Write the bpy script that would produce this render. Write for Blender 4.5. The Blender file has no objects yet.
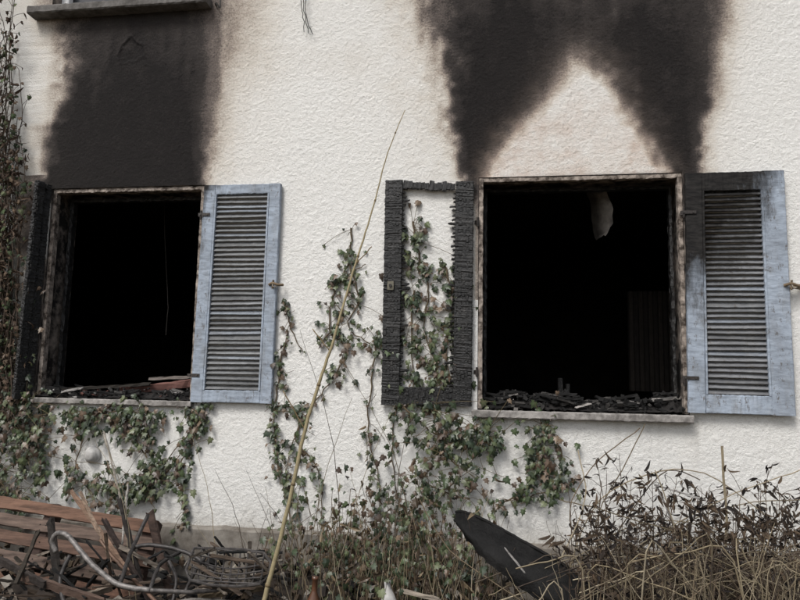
import bpy, math, random
import numpy as np
from mathutils import Vector, Matrix, Euler
random.seed(7); rng=np.random.default_rng(7)
R=random.random
def U(a,b): return random.uniform(a,b)

# ------------------------------------------------------------ camera survey
F=680.0; YAW=.152; PIT=.123; ROL=.0202
CAM=Vector((0,-4.3,1.5))
f_=Vector((-math.sin(YAW)*math.cos(PIT),math.cos(YAW)*math.cos(PIT),math.sin(PIT)))
r_=Vector((math.cos(YAW),math.sin(YAW),0)); u_=r_.cross(f_)
cX=r_*math.cos(ROL)+u_*math.sin(ROL); cY=-r_*math.sin(ROL)+u_*math.cos(ROL)
def W(px,py,y=0.0):
    """surveyed point of the facade (or a plane parallel to it at distance y)"""
    d=f_+cX*((px-400)/F)+cY*((300-py)/F)
    return CAM+d*((y-CAM.y)/d.y)
def survey(P):
    d=P-np.array(CAM); w=d@np.array(f_)
    return 400+F*(d@np.array(cX))/w, 300-F*(d@np.array(cY))/w

scene=bpy.context.scene
cam=bpy.data.cameras.new("camera"); co=bpy.data.objects.new("camera",cam); scene.collection.objects.link(co)
cam.sensor_width=36; cam.lens=36*F/800; cam.clip_end=500
m=Matrix((cX,cY,-f_)).transposed().to_4x4(); m.translation=CAM; co.matrix_world=m
scene.camera=co
scene.view_settings.view_transform='Standard'; scene.view_settings.look='None'; scene.view_settings.exposure=0

# ------------------------------------------------------------ light
w=bpy.data.worlds.new("World"); scene.world=w; w.use_nodes=True
nt=w.node_tree; bg=nt.nodes['Background']
sky=nt.nodes.new('ShaderNodeTexSky'); sky.sky_type='NISHITA'; sky.sun_disc=False
SE,SA=math.radians(50),math.radians(205)
sky.sun_elevation=SE; sky.sun_rotation=SA; sky.air_density=1.0; sky.dust_density=3
hs=nt.nodes.new('ShaderNodeHueSaturation'); hs.inputs['Saturation'].default_value=.45
nt.links.new(sky.outputs[0],hs.inputs['Color']); nt.links.new(hs.outputs[0],bg.inputs[0]); bg.inputs[1].default_value=.15
sl=bpy.data.lights.new("sun",'SUN'); sl.energy=2.35; sl.angle=math.radians(20); sl.color=(1,.98,.955)
so=bpy.data.objects.new("sun",sl); scene.collection.objects.link(so)
sd=Vector((math.sin(SA)*math.cos(SE),math.cos(SA)*math.cos(SE),math.sin(SE)))
so.rotation_euler=sd.to_track_quat('Z','Y').to_euler(); so.location=(-4,-8,8)

# ------------------------------------------------------------ mesh builder
class MB:
    def __init__(s): s.v=[];s.f=[];s.c=[]
    def add(s,vs,fs,col=(1,1,1)):
        o=len(s.v); s.v+= [tuple(p) for p in vs]
        if isinstance(col,list): s.c+=col
        else: s.c+=[col]*len(vs)
        s.f+=[tuple(i+o for i in q) for q in fs]
    def beam(s,p0,p1,w,t,up=(0,0,1),segs=1,jit=0,col=(1,1,1),cham=.12,bend=0,endj=0):
        p0=Vector(p0);p1=Vector(p1);d=(p1-p0);L=d.length;d.normalize()
        up=Vector(up); sx=d.cross(up); 
        if sx.length<1e-4: sx=d.cross(Vector((1,0,0)))
        sx.normalize(); sy=sx.cross(d).normalized()
        c=min(w,t)*cham; a=w/2;b=t/2
        prof=[(-a,-b+c),(-a+c,-b),(a-c,-b),(a,-b+c),(a,b-c),(a-c,b),(-a+c,b),(-a,b-c)]
        vs=[];n=8
        for i in range(segs+1):
            k=i/segs; q=p0+d*(L*k)+sy*(bend*math.sin(math.pi*k))
            e=endj if i in(0,segs) else 0
            for (x,y) in prof:
                vs.append(q+sx*(x+U(-jit,jit))+sy*(y+U(-jit,jit))+d*(U(-e,e)))
        fs=[]
        for i in range(segs):
            for j in range(n):
                j2=(j+1)%n
                fs.append((i*n+j,i*n+j2,(i+1)*n+j2,(i+1)*n+j))
        fs.append(tuple(reversed(range(n)))); fs.append(tuple(range(segs*n,segs*n+n)))
        s.add(vs,fs,col)
    def tube(s,path,rad,n=5,col=(1,1,1),cap=True):
        path=[Vector(p) for p in path]; N=len(path)
        vs=[];cs=[]
        for i,p in enumerate(path):
            d=(path[min(i+1,N-1)]-path[max(i-1,0)])
            if d.length<1e-7:d=Vector((0,0,1))
            d.normalize()
            ref=Vector((0,1,0)) if abs(d.y)<.9 else Vector((1,0,0))
            a=d.cross(ref).normalized(); b=a.cross(d)
            r=rad[i] if isinstance(rad,(list,tuple)) else rad
            for j in range(n):
                t=2*math.pi*j/n; vs.append(p+a*(r*math.cos(t))+b*(r*math.sin(t)))
        fs=[(i*n+j,i*n+(j+1)%n,(i+1)*n+(j+1)%n,(i+1)*n+j) for i in range(N-1) for j in range(n)]
        if cap: fs.append(tuple(reversed(range(n)))); fs.append(tuple(range((N-1)*n,N*n)))
        s.add(vs,fs,col)
    def block(s,p,ax,ay,az,col=(1,1,1)):
        """tapered char cushion: half vectors ax, ay and outward az"""
        vs=[]
        base=[(-1,-.7),(-.7,-1),(.7,-1),(1,-.7),(1,.7),(.7,1),(-.7,1),(-1,.7)]
        for (i,j) in base: vs.append(Vector(p)+ax*i+ay*j)
        k1,k2=U(.6,.85),U(.6,.85); hz=U(.6,1.3)
        for (i,j) in base: vs.append(Vector(p)+ax*i*k1+ay*j*k2+az*(hz+U(-.15,.15)))
        s.add(vs,[(i,(i+1)%8,8+(i+1)%8,8+i) for i in range(8)]+[tuple(range(8,16))],col)
    def lump(s,p,sz,col):
        rot=Euler((U(0,6),U(0,6),U(0,6))).to_matrix()
        sc=Vector((sz*U(.5,1.5),sz*U(.4,1),sz*U(.3,.8)))
        vs=[]
        for x in(-1,1):
            for y in(-1,1):
                for z in(-1,1):
                    q=Vector((x*sc.x*U(.5,1),y*sc.y*U(.5,1),z*sc.z*U(.5,1)))*.5
                    vs.append(Vector(p)+rot@q)
        s.add(vs,[(0,1,3,2),(4,6,7,5),(0,4,5,1),(2,3,7,6),(0,2,6,4),(1,5,7,3)],col)
    def obj(s,name,mat,parent=None,smooth=False):
        me=bpy.data.meshes.new(name); me.from_pydata(s.v,[],s.f)
        ca=me.color_attributes.new("Col",'FLOAT_COLOR','POINT')
        arr=np.ones((len(s.v),4),dtype=np.float32); arr[:,:3]=np.array(s.c,dtype=np.float32).reshape(-1,3)
        ca.data.foreach_set('color',arr.ravel())
        me.materials.append(mat)
        if smooth: me.polygons.foreach_set('use_smooth',[True]*len(me.polygons))
        me.update()
        o=bpy.data.objects.new(name,me); scene.collection.objects.link(o)
        if parent: o.parent=parent
        return o
def empty(name):
    o=bpy.data.objects.new(name,None); scene.collection.objects.link(o); return o
def smooth_path(pts,sub=6,wob=0):
    pts=[Vector(p) for p in pts]; out=[]
    for i in range(len(pts)-1):
        a=pts[max(i-1,0)];b=pts[i];c=pts[i+1];d=pts[min(i+2,len(pts)-1)]
        for k in range(sub):
            t=k/sub
            q=.5*((2*b)+(c-a)*t+(2*a-5*b+4*c-d)*t*t+(3*b-a-3*c+d)*t**3)
            if wob: q=q+Vector((U(-wob,wob),U(-wob,wob)*.5,U(-wob,wob)))
            out.append(q)
    out.append(pts[-1]); return out

# ------------------------------------------------------------ materials
def newmat(name):
    mt=bpy.data.materials.new(name); mt.use_nodes=True
    n=mt.node_tree.nodes; l=mt.node_tree.links; b=n['Principled BSDF']; return mt,n,l,b
def noise(n,l,scale,detail=6,vec=None,rough=.6):
    t=n.new('ShaderNodeTexNoise'); t.inputs['Scale'].default_value=scale; t.inputs['Detail'].default_value=detail; t.inputs['Roughness'].default_value=rough
    if vec: l.new(vec,t.inputs['Vector'])
    return t.outputs[0]
def ramp(n,l,src,stops):
    r=n.new('ShaderNodeValToRGB'); el=r.color_ramp.elements
    while len(el)<len(stops): el.new(.5)
    for e,(p,c) in zip(el,stops): e.position=p; e.color=(c[0],c[1],c[2],1) if not isinstance(c,(int,float)) else (c,c,c,1)
    l.new(src,r.inputs[0]); return r.outputs[0]
def math_(n,l,op,a,b=None,clamp=False):
    m=n.new('ShaderNodeMath'); m.operation=op; m.use_clamp=clamp
    for i,x in enumerate((a,b)):
        if x is None: continue
        if isinstance(x,(int,float)): m.inputs[i].default_value=x
        else: l.new(x,m.inputs[i])
    return m.outputs[0]
def mix(n,l,fac,a,b,mode='MIX'):
    m=n.new('ShaderNodeMix'); m.data_type='RGBA'; m.blend_type=mode
    for s,x in ((0,fac),(6,a),(7,b)):
        if isinstance(x,(int,float)): m.inputs[s].default_value=x
        elif isinstance(x,tuple): m.inputs[s].default_value=(x[0],x[1],x[2],1)
        else: l.new(x,m.inputs[s])
    return m.outputs[2]
def bump(n,l,b,h,strength,dist=.01,prev=None):
    t=n.new('ShaderNodeBump'); t.inputs['Strength'].default_value=strength; t.inputs['Distance'].default_value=dist
    l.new(h,t.inputs['Height'])
    if prev: l.new(prev,t.inputs['Normal'])
    l.new(t.outputs[0],b.inputs['Normal']); return t.outputs[0]
def coord(n): return n.new('ShaderNodeTexCoord').outputs['Object']
def mapping(n,l,vec,sc):
    m=n.new('ShaderNodeMapping'); m.inputs['Scale'].default_value=sc; l.new(vec,m.inputs[0]); return m.outputs[0]
def attr(n,name,out='Fac'):
    a=n.new('ShaderNodeAttribute'); a.attribute_name=name; return a.outputs[out]

def mat_stucco():
    mt,n,l,b=newmat("stucco"); c=coord(n)
    so_=attr(n,"soot"); ti=attr(n,"dirt")
    n1=noise(n,l,9,8,c,.7); n2=noise(n,l,85,6,c,.75); n3=noise(n,l,2.2,4,c)
    amt=math_(n,l,'MULTIPLY',math_(n,l,'SUBTRACT',n1,.5),.34)
    amt2=math_(n,l,'MULTIPLY',math_(n,l,'SUBTRACT',n2,.5),.70)
    gate=math_(n,l,'MULTIPLY',so_,4,True)
    s=math_(n,l,'ADD',so_,math_(n,l,'MULTIPLY',math_(n,l,'ADD',amt,amt2),gate),True)
    col=ramp(n,l,s,[(0,(.89,.88,.845)),(.1,(.75,.705,.635)),(.25,(.46,.395,.335)),(.45,(.17,.142,.127)),(.68,(.050,.043,.040)),(1,(.014,.012,.0115))])
    base=mix(n,l,math_(n,l,'MULTIPLY',ramp(n,l,n3,[(.35,0),(.7,1)]),.35),(1,1,1),(.94,.93,.91))
    col=mix(n,l,1.0,col,base,'MULTIPLY')
    fine=ramp(n,l,n2,[(.28,(.78,.765,.74)),(.46,(1,1,1))])
    col=mix(n,l,1.0,col,fine,'MULTIPLY')
    d=math_(n,l,'MULTIPLY',ti,ramp(n,l,n1,[(.3,.25),(.7,1)]),True)
    col=mix(n,l,d,col,(.27,.24,.19))
    pk=attr(n,"pink"); pn=math_(n,l,'MULTIPLY',pk,ramp(n,l,n1,[(.35,.15),(.65,1)]),True)
    col=mix(n,l,pn,col,(.58,.45,.365))
    l.new(col,b.inputs['Base Color']); b.inputs['Roughness'].default_value=.9; b.inputs['Specular IOR Level'].default_value=.25
    h=math_(n,l,'ADD',math_(n,l,'MULTIPLY',noise(n,l,80,6,c,.75),1.0),math_(n,l,'MULTIPLY',noise(n,l,230,3,c),.6))
    bump(n,l,b,h,1.0,.010)
    return mt
def mat_vcol(name,rough=.85,nsc=25,var=.45,bs=.4,bd=.004,stretch=(1,1,1),spec=.3,trans=0,metal=0):
    mt,n,l,b=newmat(name); c=mapping(n,l,coord(n),stretch)
    col=attr(n,"Col",'Color'); nz=noise(n,l,nsc,6,c,.7)
    m1=ramp(n,l,nz,[(.3,1-var),(.7,1+0*var)])
    col2=mix(n,l,1.0,col,m1,'MULTIPLY')
    l.new(col2,b.inputs['Base Color']); b.inputs['Roughness'].default_value=rough; b.inputs['Specular IOR Level'].default_value=spec
    b.inputs['Metallic'].default_value=metal
    if bs: bump(n,l,b,nz,bs,bd)
    return mt
def mat_char(name="charred_wood"):
    mt,n,l,b=newmat(name); c=coord(n)
    nz=noise(n,l,11,8,c,.75); nf=noise(n,l,70,6,mapping(n,l,c,(1,1,.5)),.75)
    col=ramp(n,l,nz,[(.3,(.004,.004,.004)),(.52,(.012,.0115,.011)),(.66,(.035,.033,.031)),(.82,(.13,.12,.11))])
    col=mix(n,l,1.0,col,ramp(n,l,nf,[(.3,(.35,.35,.35)),(.7,(1.5,1.5,1.5))]),'MULTIPLY')
    l.new(col,b.inputs['Base Color']); b.inputs['Roughness'].default_value=.42; b.inputs['Specular IOR Level'].default_value=.5
    bump(n,l,b,nf,.9,.008)
    return mt
def mat_paint():
    mt,n,l,b=newmat("weathered_blue_paint"); c=coord(n)
    col=attr(n,"Col",'Color'); ch=attr(n,"char")
    st=noise(n,l,14,8,mapping(n,l,c,(1,1,.35)),.75); fn=noise(n,l,60,6,mapping(n,l,c,(.25,1,1)),.7); bg_=noise(n,l,4,5,c)
    wear=ramp(n,l,st,[(.48,0),(.66,.8)])
    col=mix(n,l,math_(n,l,'MULTIPLY',wear,.6),col,(.24,.24,.235))
    col=mix(n,l,1.0,col,ramp(n,l,fn,[(.3,(.60,.60,.60)),(.6,(1,1,1))]),'MULTIPLY')
    col=mix(n,l,1.0,col,ramp(n,l,bg_,[(.35,(.80,.79,.78)),(.65,(1.05,1.05,1.05))]),'MULTIPLY')
    fl=noise(n,l,32,5,mapping(n,l,c,(1,1,.5)),.8); col=mix(n,l,ramp(n,l,fl,[(.58,0),(.64,.8)]),col,(.11,.10,.092))
    s=math_(n,l,'ADD',ch,math_(n,l,'MULTIPLY',math_(n,l,'SUBTRACT',st,.5),.9))
    s=ramp(n,l,s,[(.18,0),(.38,.6),(.6,1)])
    col=mix(n,l,s,col,ramp(n,l,fn,[(.4,(.008,.0075,.0075)),(.8,(.04,.037,.034))]))
    l.new(col,b.inputs['Base Color']); b.inputs['Roughness'].default_value=.8; b.inputs['Specular IOR Level'].default_value=.22
    bump(n,l,b,math_(n,l,'ADD',st,fn),.5,.004); return mt
def mat_plain(name,c1,c2,sc=8,rough=.9,bs=.5,bd=.01,spec=.3,lo=.35,hi=.65):
    mt,n,l,b=newmat(name); c=coord(n); nz=noise(n,l,sc,9,c,.7)
    l.new(ramp(n,l,nz,[(lo,c1),(hi,c2)]),b.inputs['Base Color']); b.inputs['Roughness'].default_value=rough; b.inputs['Specular IOR Level'].default_value=spec
    bump(n,l,b,nz,bs,bd); return mt
M_st=mat_stucco(); M_char=mat_char(); M_paint=mat_paint()
M_conc=mat_plain("concrete_sill",(.14,.13,.12),(.34,.32,.30),14,lo=.38,hi=.62)
M_plinth=mat_plain("concrete_plinth",(.10,.085,.07),(.25,.23,.20),7)
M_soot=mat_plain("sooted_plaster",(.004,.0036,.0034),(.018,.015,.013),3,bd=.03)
M_frame=mat_plain("scorched_frame_wood",(.05,.038,.03),(.42,.36,.31),16,lo=.40,hi=.63)
M_soil=mat_plain("soil_and_litter",(.035,.026,.016),(.13,.10,.06),6,bd=.05)
M_roof=mat_plain("roof_tiles",(.10,.05,.035),(.2,.09,.06),10)
M_deb=mat_vcol("burnt_debris",.85,30,.5)
M_leaf=mat_vcol("ivy_leaf",.42,60,.35,.2,.002,spec=.45)
M_dead=mat_vcol("dead_leaf",.85,60,.4,.2,.002)
M_stem=mat_vcol("plant_stem",.8,40,.4,.3,.002)
M_wood=mat_vcol("old_timber",.85,18,.72,.8,.006,stretch=(.25,1,3))
M_metal=mat_vcol("scorched_steel",.55,35,.8,.4,.002,spec=.5,metal=.3)
M_black=mat_plain("burnt_black_plastic",(.003,.003,.003),(.011,.0105,.010),9,rough=.6,bs=.8,bd=.02,spec=.18)
M_white=mat_plain("dirty_white_plastic",(.30,.29,.275),(.52,.51,.49),14,rough=.5,bs=.1)
M_glass=mat_plain("dark_pane",(.01,.012,.014),(.03,.032,.035),4,rough=.15,bs=.05,spec=.6)

# ------------------------------------------------------------ house
house=empty("stucco_house")
def X(px,py=290): return W(px,py).x
def Z(px,py): return W(px,py).z
OL=(X(44),X(199),Z(120,400),Z(120,187))
OR=(X(478),X(686),Z(580,413),Z(580,175))
ztop_u=Z(130,10)
OU=(X(52,8),X(203,6),ztop_u+.02,ztop_u+1.3)
OPS=[OL,OR,OU]
ZP=Z(300,531)
TH=.30
def vnoise(x,z,s,seed):
    g=np.random.default_rng(seed).random((257,257)); x=x/s+100.3;z=z/s+57.7
    xi=np.floor(x).astype(int);zi=np.floor(z).astype(int);fx=x-xi;fz=z-zi
    fx=fx*fx*(3-2*fx);fz=fz*fz*(3-2*fz)
    a=g[xi%257,zi%257];b=g[(xi+1)%257,zi%257];c=g[xi%257,(zi+1)%257];d=g[(xi+1)%257,(zi+1)%257]
    return (a*(1-fx)+b*fx)*(1-fz)+(c*(1-fx)+d*fx)*fz
def axis(lo,flo,fhi,hi,step,edges):
    a=np.concatenate([np.arange(lo,flo,.25),np.arange(flo,fhi,step),np.arange(fhi,hi+.001,.25)])
    keep=[v for v in a if all(abs(v-e)>step*.45 for e in edges)]
    return np.array(sorted(set(keep+list(edges)+[hi])))
ex=[e for o in OPS for e in o[:2]]; ez=[e for o in OPS for e in o[2:]]
xs=axis(-5.5,-3.25,2.35,5,.006,ex); zs=axis(ZP-.02,ZP+.0,4.15,5.6,.006,ez)
GX,GZ=np.meshgrid(xs,zs,indexing='ij')
xx=GX.ravel();zz=GZ.ravel()
wx=xx+.012*(vnoise(xx,zz,.035,31)-.5)*2; wz=zz+.012*(vnoise(xx,zz,.035,32)-.5)*2
h=.0018*(vnoise(wx,wz,.018,2)-.5)+.008*(vnoise(xx,zz,.6,3)-.5)+.0030*(vnoise(xx*.82+zz*.57,zz*.82-xx*.57,.0105,4)-.5)
bl=vnoise(wx*.9+wz*.3,wz*.95-wx*.3,.016,5); h+=.0018*np.clip((bl-.6)*4,0,1)
gate=vnoise(xx,zz,.3,9)
gr=vnoise(wx*.35+wz*.9,wz*.35*2.2-wx*.9*2.2,.030,8); h-=.0018*np.clip((gr-.74)*8,0,1)*np.clip((gate-.45)*4,0,1)
rc=W(130,51); rr=np.hypot(xx-rc.x,zz-rc.z)*(1+.5*(vnoise(xx,zz,.05,77)-.5)); 
h=np.where(rr<.09,h*1.2-.005,h); h+=.004*np.exp(-((rr-.095)/.014)**2)
fade=np.ones_like(xx)
for (a,b,c,d) in OPS:
    dx=np.maximum(np.maximum(a-xx,xx-b),0);dz=np.maximum(np.maximum(c-zz,zz-d),0); fade=np.minimum(fade,np.clip(np.hypot(dx,dz)/.012,0,1))
yy=-(h*fade)
P=np.stack([xx,yy,zz],1)
px,py=survey(np.stack([xx,0*yy,zz],1))
def sg(v): return 1/(1+np.exp(-np.clip(v,-30,30)))
n_a=(vnoise(xx,zz,.30,11)-.5)*2;n_b=(vnoise(xx,zz,.12,12)-.5)*2; n_c=(vnoise(xx,zz,.045,13)-.5)*2
streak=(vnoise(xx+.02*n_b,zz*.14,.045,15)-.5)*2; streak2=(vnoise(xx+.03*n_a,zz*.2,.13,16)-.5)*2
wpx=px+5*n_a+4*n_b+3.5*n_c; wpy=py+8*(vnoise(xx,zz,.25,14)-.5)*2
def ip(y,*pts):
    pts=sorted(pts); return np.interp(y,[p[0] for p in pts],[p[1] for p in pts])
xl=ip(py,(190,44),(150,50),(100,66),(60,68),(20,56),(-60,44)); xr=ip(py,(190,202),(150,200),(100,203),(50,212),(0,216))
wl=ip(py,(190,2.5),(120,6),(60,12),(0,14)); wr=ip(py,(190,3),(140,7),(90,13),(40,20),(0,24))
SL=sg((wpx-xl)/wl)*sg((xr-wpx)/wr)
SL*=ip(py,(190,1.12),(130,1.02),(90,.84),(50,.70),(15,.62),(-80,.5))*sg((200-py)/3)
hazeL=.20*np.exp(-np.clip(wpx-xr,0,None)/26)*sg((wpx-xl)/6)*sg((190-wpy)/12)
xo=ip(py,(190,468),(160,464),(120,456),(60,447),(0,436),(-60,425)); xq=ip(py,(190,698),(140,699),(80,704),(0,718),(-60,735))
wo=ip(py,(190,2.5),(130,4.5),(60,9),(0,15)); wq=ip(py,(190,3),(120,5),(0,11))
body=sg((wpx-xo)/wo)*sg((xq-wpx)/wq)
ci=ip(py,(180,480),(150,500),(110,530),(70,562),(40,588),(0,630)); cj=ip(py,(180,674),(150,656),(110,633),(70,609),(40,589),(0,556))
wc=ip(py,(180,5),(120,9),(45,13))
cone=np.clip(sg((wpx-ci)/wc)*sg((cj-wpx)/wc)*1.15,0,1)
SR=body*(1-.98*cone)*sg((200-py)/4)*ip(py,(200,1.05),(150,1.08),(60,1.05),(20,.92),(0,.82))
hazeR=.22*np.exp(-np.clip(xo-wpx,0,None)/28)*sg((190-wpy)/10)*sg((xo+5-wpx)/3)+.15*np.exp(-np.clip(wpx-xq,0,None)/18)*sg((wpx-xq+5)/3)*sg((185-wpy)/10)
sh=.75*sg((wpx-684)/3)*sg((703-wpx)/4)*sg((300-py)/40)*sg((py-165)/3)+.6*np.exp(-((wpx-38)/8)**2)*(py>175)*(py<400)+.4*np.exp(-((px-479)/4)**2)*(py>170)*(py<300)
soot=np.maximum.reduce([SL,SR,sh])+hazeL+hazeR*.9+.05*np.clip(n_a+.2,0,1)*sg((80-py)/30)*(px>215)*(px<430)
mid=np.clip(soot*3,0,1)
soot=np.clip(soot+mid*(.06*streak+.07*streak2+.06*n_b+.06*n_c),0,1)
soot=np.where(rr<.1,np.clip(soot+.10,0,1),soot)
dirt=.75*np.exp(-(zz-ZP)/.10)*(.5+.5*vnoise(xx,zz,.12,21))+.45*np.exp(-np.clip(px,0,None)/20)*(.5+vnoise(xx,zz,.1,22))+.12*np.exp(-(zz-ZP)/.6)
for (o,a) in ((OL,.30),(OR,.35)):
    st=vnoise(xx,zz*.04,.03,41); dirt+=a*(xx>o[0]-.05)*(xx<o[1]+.05)*(zz<o[2])*np.exp(-(o[2]-zz)/.25)*np.clip((st-.4)*2,0,1)
pink=cone*body*(.22+.55*sg((wpy-125)/16))*(py<185)*(.5+.8*vnoise(xx,zz,.12,61))
nx,nz_=len(xs),len(zs)
idx=np.arange(nx*nz_).reshape(nx,nz_)
q=np.stack([idx[:-1,:-1],idx[1:,:-1],idx[1:,1:],idx[:-1,1:]],-1).reshape(-1,4)
cx=((GX[:-1,:-1]+GX[1:,1:])/2).ravel();cz=((GZ[:-1,:-1]+GZ[1:,1:])/2).ravel()
keep=np.ones(len(q),bool)
for (a,b,c,d) in OPS: keep&=~((cx>a)&(cx<b)&(cz>c)&(cz<d))
q=q[keep]
def npmesh(name,P,q,mat,attrs,parent):
    me=bpy.data.meshes.new(name); me.vertices.add(len(P)); me.vertices.foreach_set('co',P.astype(np.float32).ravel())
    me.loops.add(len(q)*4); me.polygons.add(len(q)); me.polygons.foreach_set('loop_start',np.arange(0,len(q)*4,4))
    me.loops.foreach_set('vertex_index',q.astype(np.int32).ravel())
    me.polygons.foreach_set('use_smooth',np.ones(len(q),bool)); me.update(calc_edges=True); me.validate()
    for k,v in attrs.items():
        a=me.attributes.new(k,'FLOAT','POINT'); a.data.foreach_set('value',v.astype(np.float32))
    me.materials.append(mat); o=bpy.data.objects.new(name,me); scene.collection.objects.link(o); o.parent=parent; return o
npmesh("front_wall",P,q,M_st,{"soot":soot,"dirt":np.clip(dirt,0,1),"pink":np.clip(pink,0,1)},house)
def quad_obj(name,faces,mat,parent):
    mb=MB()
    for fq in faces: mb.add(fq,[tuple(range(len(fq)))])
    return mb.obj(name,mat,parent)
def bx(mb,x0,x1,y0,y1,z0,z1,col=(1,1,1)):
    mb.add([(x0,y0,z0),(x1,y0,z0),(x1,y1,z0),(x0,y1,z0),(x0,y0,z1),(x1,y0,z1),(x1,y1,z1),(x0,y1,z1)],[(0,3,2,1),(4,5,6,7),(0,1,5,4),(1,2,6,5),(2,3,7,6),(3,0,4,7)],col)
mb=MB()
for (a,b,c,d) in (OL,OR,OU):
    for fq in ([(a,0,c),(a,TH,c),(a,TH,d),(a,0,d)],[(b,0,c),(b,0,d),(b,TH,d),(b,TH,c)],[(a,0,d),(a,TH,d),(b,TH,d),(b,0,d)],[(a,0,c),(b,0,c),(b,TH,c),(a,TH,c)]):
        mb.add(fq,[(0,1,2,3)])
M_rev=mat_plain("scorched_reveal",(.015,.013,.012),(.32,.27,.23),7,lo=.45,hi=.66)
mb.obj("window_reveals",M_rev,house)
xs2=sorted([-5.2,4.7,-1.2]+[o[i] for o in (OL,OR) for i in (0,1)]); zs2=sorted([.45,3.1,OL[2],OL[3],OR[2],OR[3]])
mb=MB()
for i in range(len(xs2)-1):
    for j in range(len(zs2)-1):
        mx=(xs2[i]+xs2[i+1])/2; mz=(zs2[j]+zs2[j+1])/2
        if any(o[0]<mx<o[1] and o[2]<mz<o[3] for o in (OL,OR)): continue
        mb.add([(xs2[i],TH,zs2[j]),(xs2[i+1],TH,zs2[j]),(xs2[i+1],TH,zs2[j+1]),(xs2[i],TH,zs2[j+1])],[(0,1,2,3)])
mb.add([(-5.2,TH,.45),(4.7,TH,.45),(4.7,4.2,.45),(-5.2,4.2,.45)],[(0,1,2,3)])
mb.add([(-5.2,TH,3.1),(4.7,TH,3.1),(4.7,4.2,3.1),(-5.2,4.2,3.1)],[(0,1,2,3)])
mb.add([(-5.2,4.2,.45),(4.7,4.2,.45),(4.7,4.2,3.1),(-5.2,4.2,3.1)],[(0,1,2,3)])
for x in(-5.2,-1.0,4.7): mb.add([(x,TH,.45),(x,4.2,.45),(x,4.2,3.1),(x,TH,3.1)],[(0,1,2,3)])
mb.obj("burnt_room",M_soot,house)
mb=MB(); N=160
vs=[];fs=[]
for i in range(N+1):
    x=-5.5+10.5*i/N; zt=ZP+U(-.006,.006)
    vs+=[(x,-.045+U(-.004,.004),-.3),(x,-.045+U(-.005,.005),zt-.012),(x,-.033+U(-.004,.004),zt),(x,.02,zt+.012)]
for i in range(N):
    for j in range(3): fs.append((i*4+j,i*4+4+j,i*4+5+j,i*4+1+j))
mb.add(vs,fs); mb.obj("plinth",M_plinth,house)
mb=MB()
bx(mb,-5.5,-5.3,.01,8,-.3,5.4);bx(mb,4.8,5.0,.01,8,-.3,5.4);bx(mb,-5.3,4.8,7.8,8.0,-.3,5.4)
mb.obj("side_walls",mat_plain("side_stucco",(.6,.57,.5),(.78,.75,.67),20),house)
mb=MB(); RZ=.35
mb.add([(-5.9,-.5,5.25+RZ),(5.4,-.5,5.25+RZ),(5.4,4,7.6+RZ),(-5.9,4,7.6+RZ),(-5.9,8.6,5.25+RZ),(5.4,8.6,5.25+RZ)],[(0,1,2,3),(3,2,5,4)])
mb.add([(-5.9,-.5,5.13+RZ),(5.4,-.5,5.13+RZ),(5.4,4,7.48+RZ),(-5.9,4,7.48+RZ),(-5.9,8.6,5.13+RZ),(5.4,8.6,5.13+RZ)],[(3,2,1,0),(4,5,2,3)])
mb.add([(-5.9,-.5,5.13+RZ),(5.4,-.5,5.13+RZ),(5.4,-.5,5.25+RZ),(-5.9,-.5,5.25+RZ)],[(0,1,2,3)])
mb.add([(-5.4,.1,5.4),(-5.4,7.9,5.4),(-5.4,4,7.6),(4.9,.1,5.4),(4.9,7.9,5.4),(4.9,4,7.6)],[(0,1,2),(3,5,4)])
mb.obj("roof",M_roof,house)
def sill(name,x0,x1,z,th,out,mat):
    mb=MB(); mb.beam((x0,-out/2+.005,z-th/2),(x1,-out/2+.005,z-th/2),th,out,up=(0,1,0),segs=60,jit=.0022,cham=.14)
    return mb.obj(name,mat,house)
sill("sill_left_room",X(40),X(200),OL[2]+.004,.036,.05,M_conc)
sill("sill_right_room",X(472,415),X(691,415),OR[2]+.004,.046,.07,M_conc)
sill("upper_sill",X(37,13),X(212,6),OU[2]+.004,.06,.11,mat_plain("dark_sill",(.06,.055,.05),(.17,.16,.15),12))

def frame(name,o,y,wd,dp,mat,jit=.003,sides='LRT'):
    mb=MB();a,b,c,d=o
    if 'L' in sides: mb.beam((a+wd/2+.002,y,c+.01),(a+wd/2+.002,y,d-.003),wd,dp,up=(0,1,0),segs=60,jit=jit)
    if 'R' in sides: mb.beam((b-wd/2-.002,y,c+.01),(b-wd/2-.002,y,d-.003),wd,dp,up=(0,1,0),segs=60,jit=jit)
    if 'T' in sides: mb.beam((a+wd,y,d-wd/2-.003),(b-wd,y,d-wd/2-.003),wd,dp*.96,up=(0,1,0),segs=60,jit=jit)
    if 'B' in sides: mb.beam((a+wd,y,c+wd/2+.003),(b-wd,y,c+wd/2+.003),wd,dp*.96,up=(0,1,0),segs=60,jit=jit)
    return mb.obj(name,mat,house)
frame("left_room_frame",OL,.035,.028,.05,M_frame,.002)
frame("left_room_sash",(OL[0]+.03,OL[1]-.03,OL[2],OL[3]-.03),.19,.025,.05,M_char,.004)
frame("right_room_frame",OR,.03,.028,.05,M_frame,.002)
frame("right_room_sash",(OR[0]+.03,OR[1]-.025,OR[2],OR[3]-.03),.2,.018,.05,M_char,.004)
frame("upper_frame",OU,.12,.06,.06,mat_vcol("brown_frame",.6),.001,'LRTB')
mb=MB(); mb.beam(((OU[0]+OU[1])/2,.125,OU[2]+.06),((OU[0]+OU[1])/2,.125,OU[3]-.06),.09,.055,up=(0,1,0)); mb.obj("upper_mullion",M_frame,house)
quad_obj("upper_pane",[[(OU[0],.15,OU[2]),(OU[1],.15,OU[2]),(OU[1],.15,OU[3]),(OU[0],.15,OU[3])]],M_glass,house)

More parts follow.
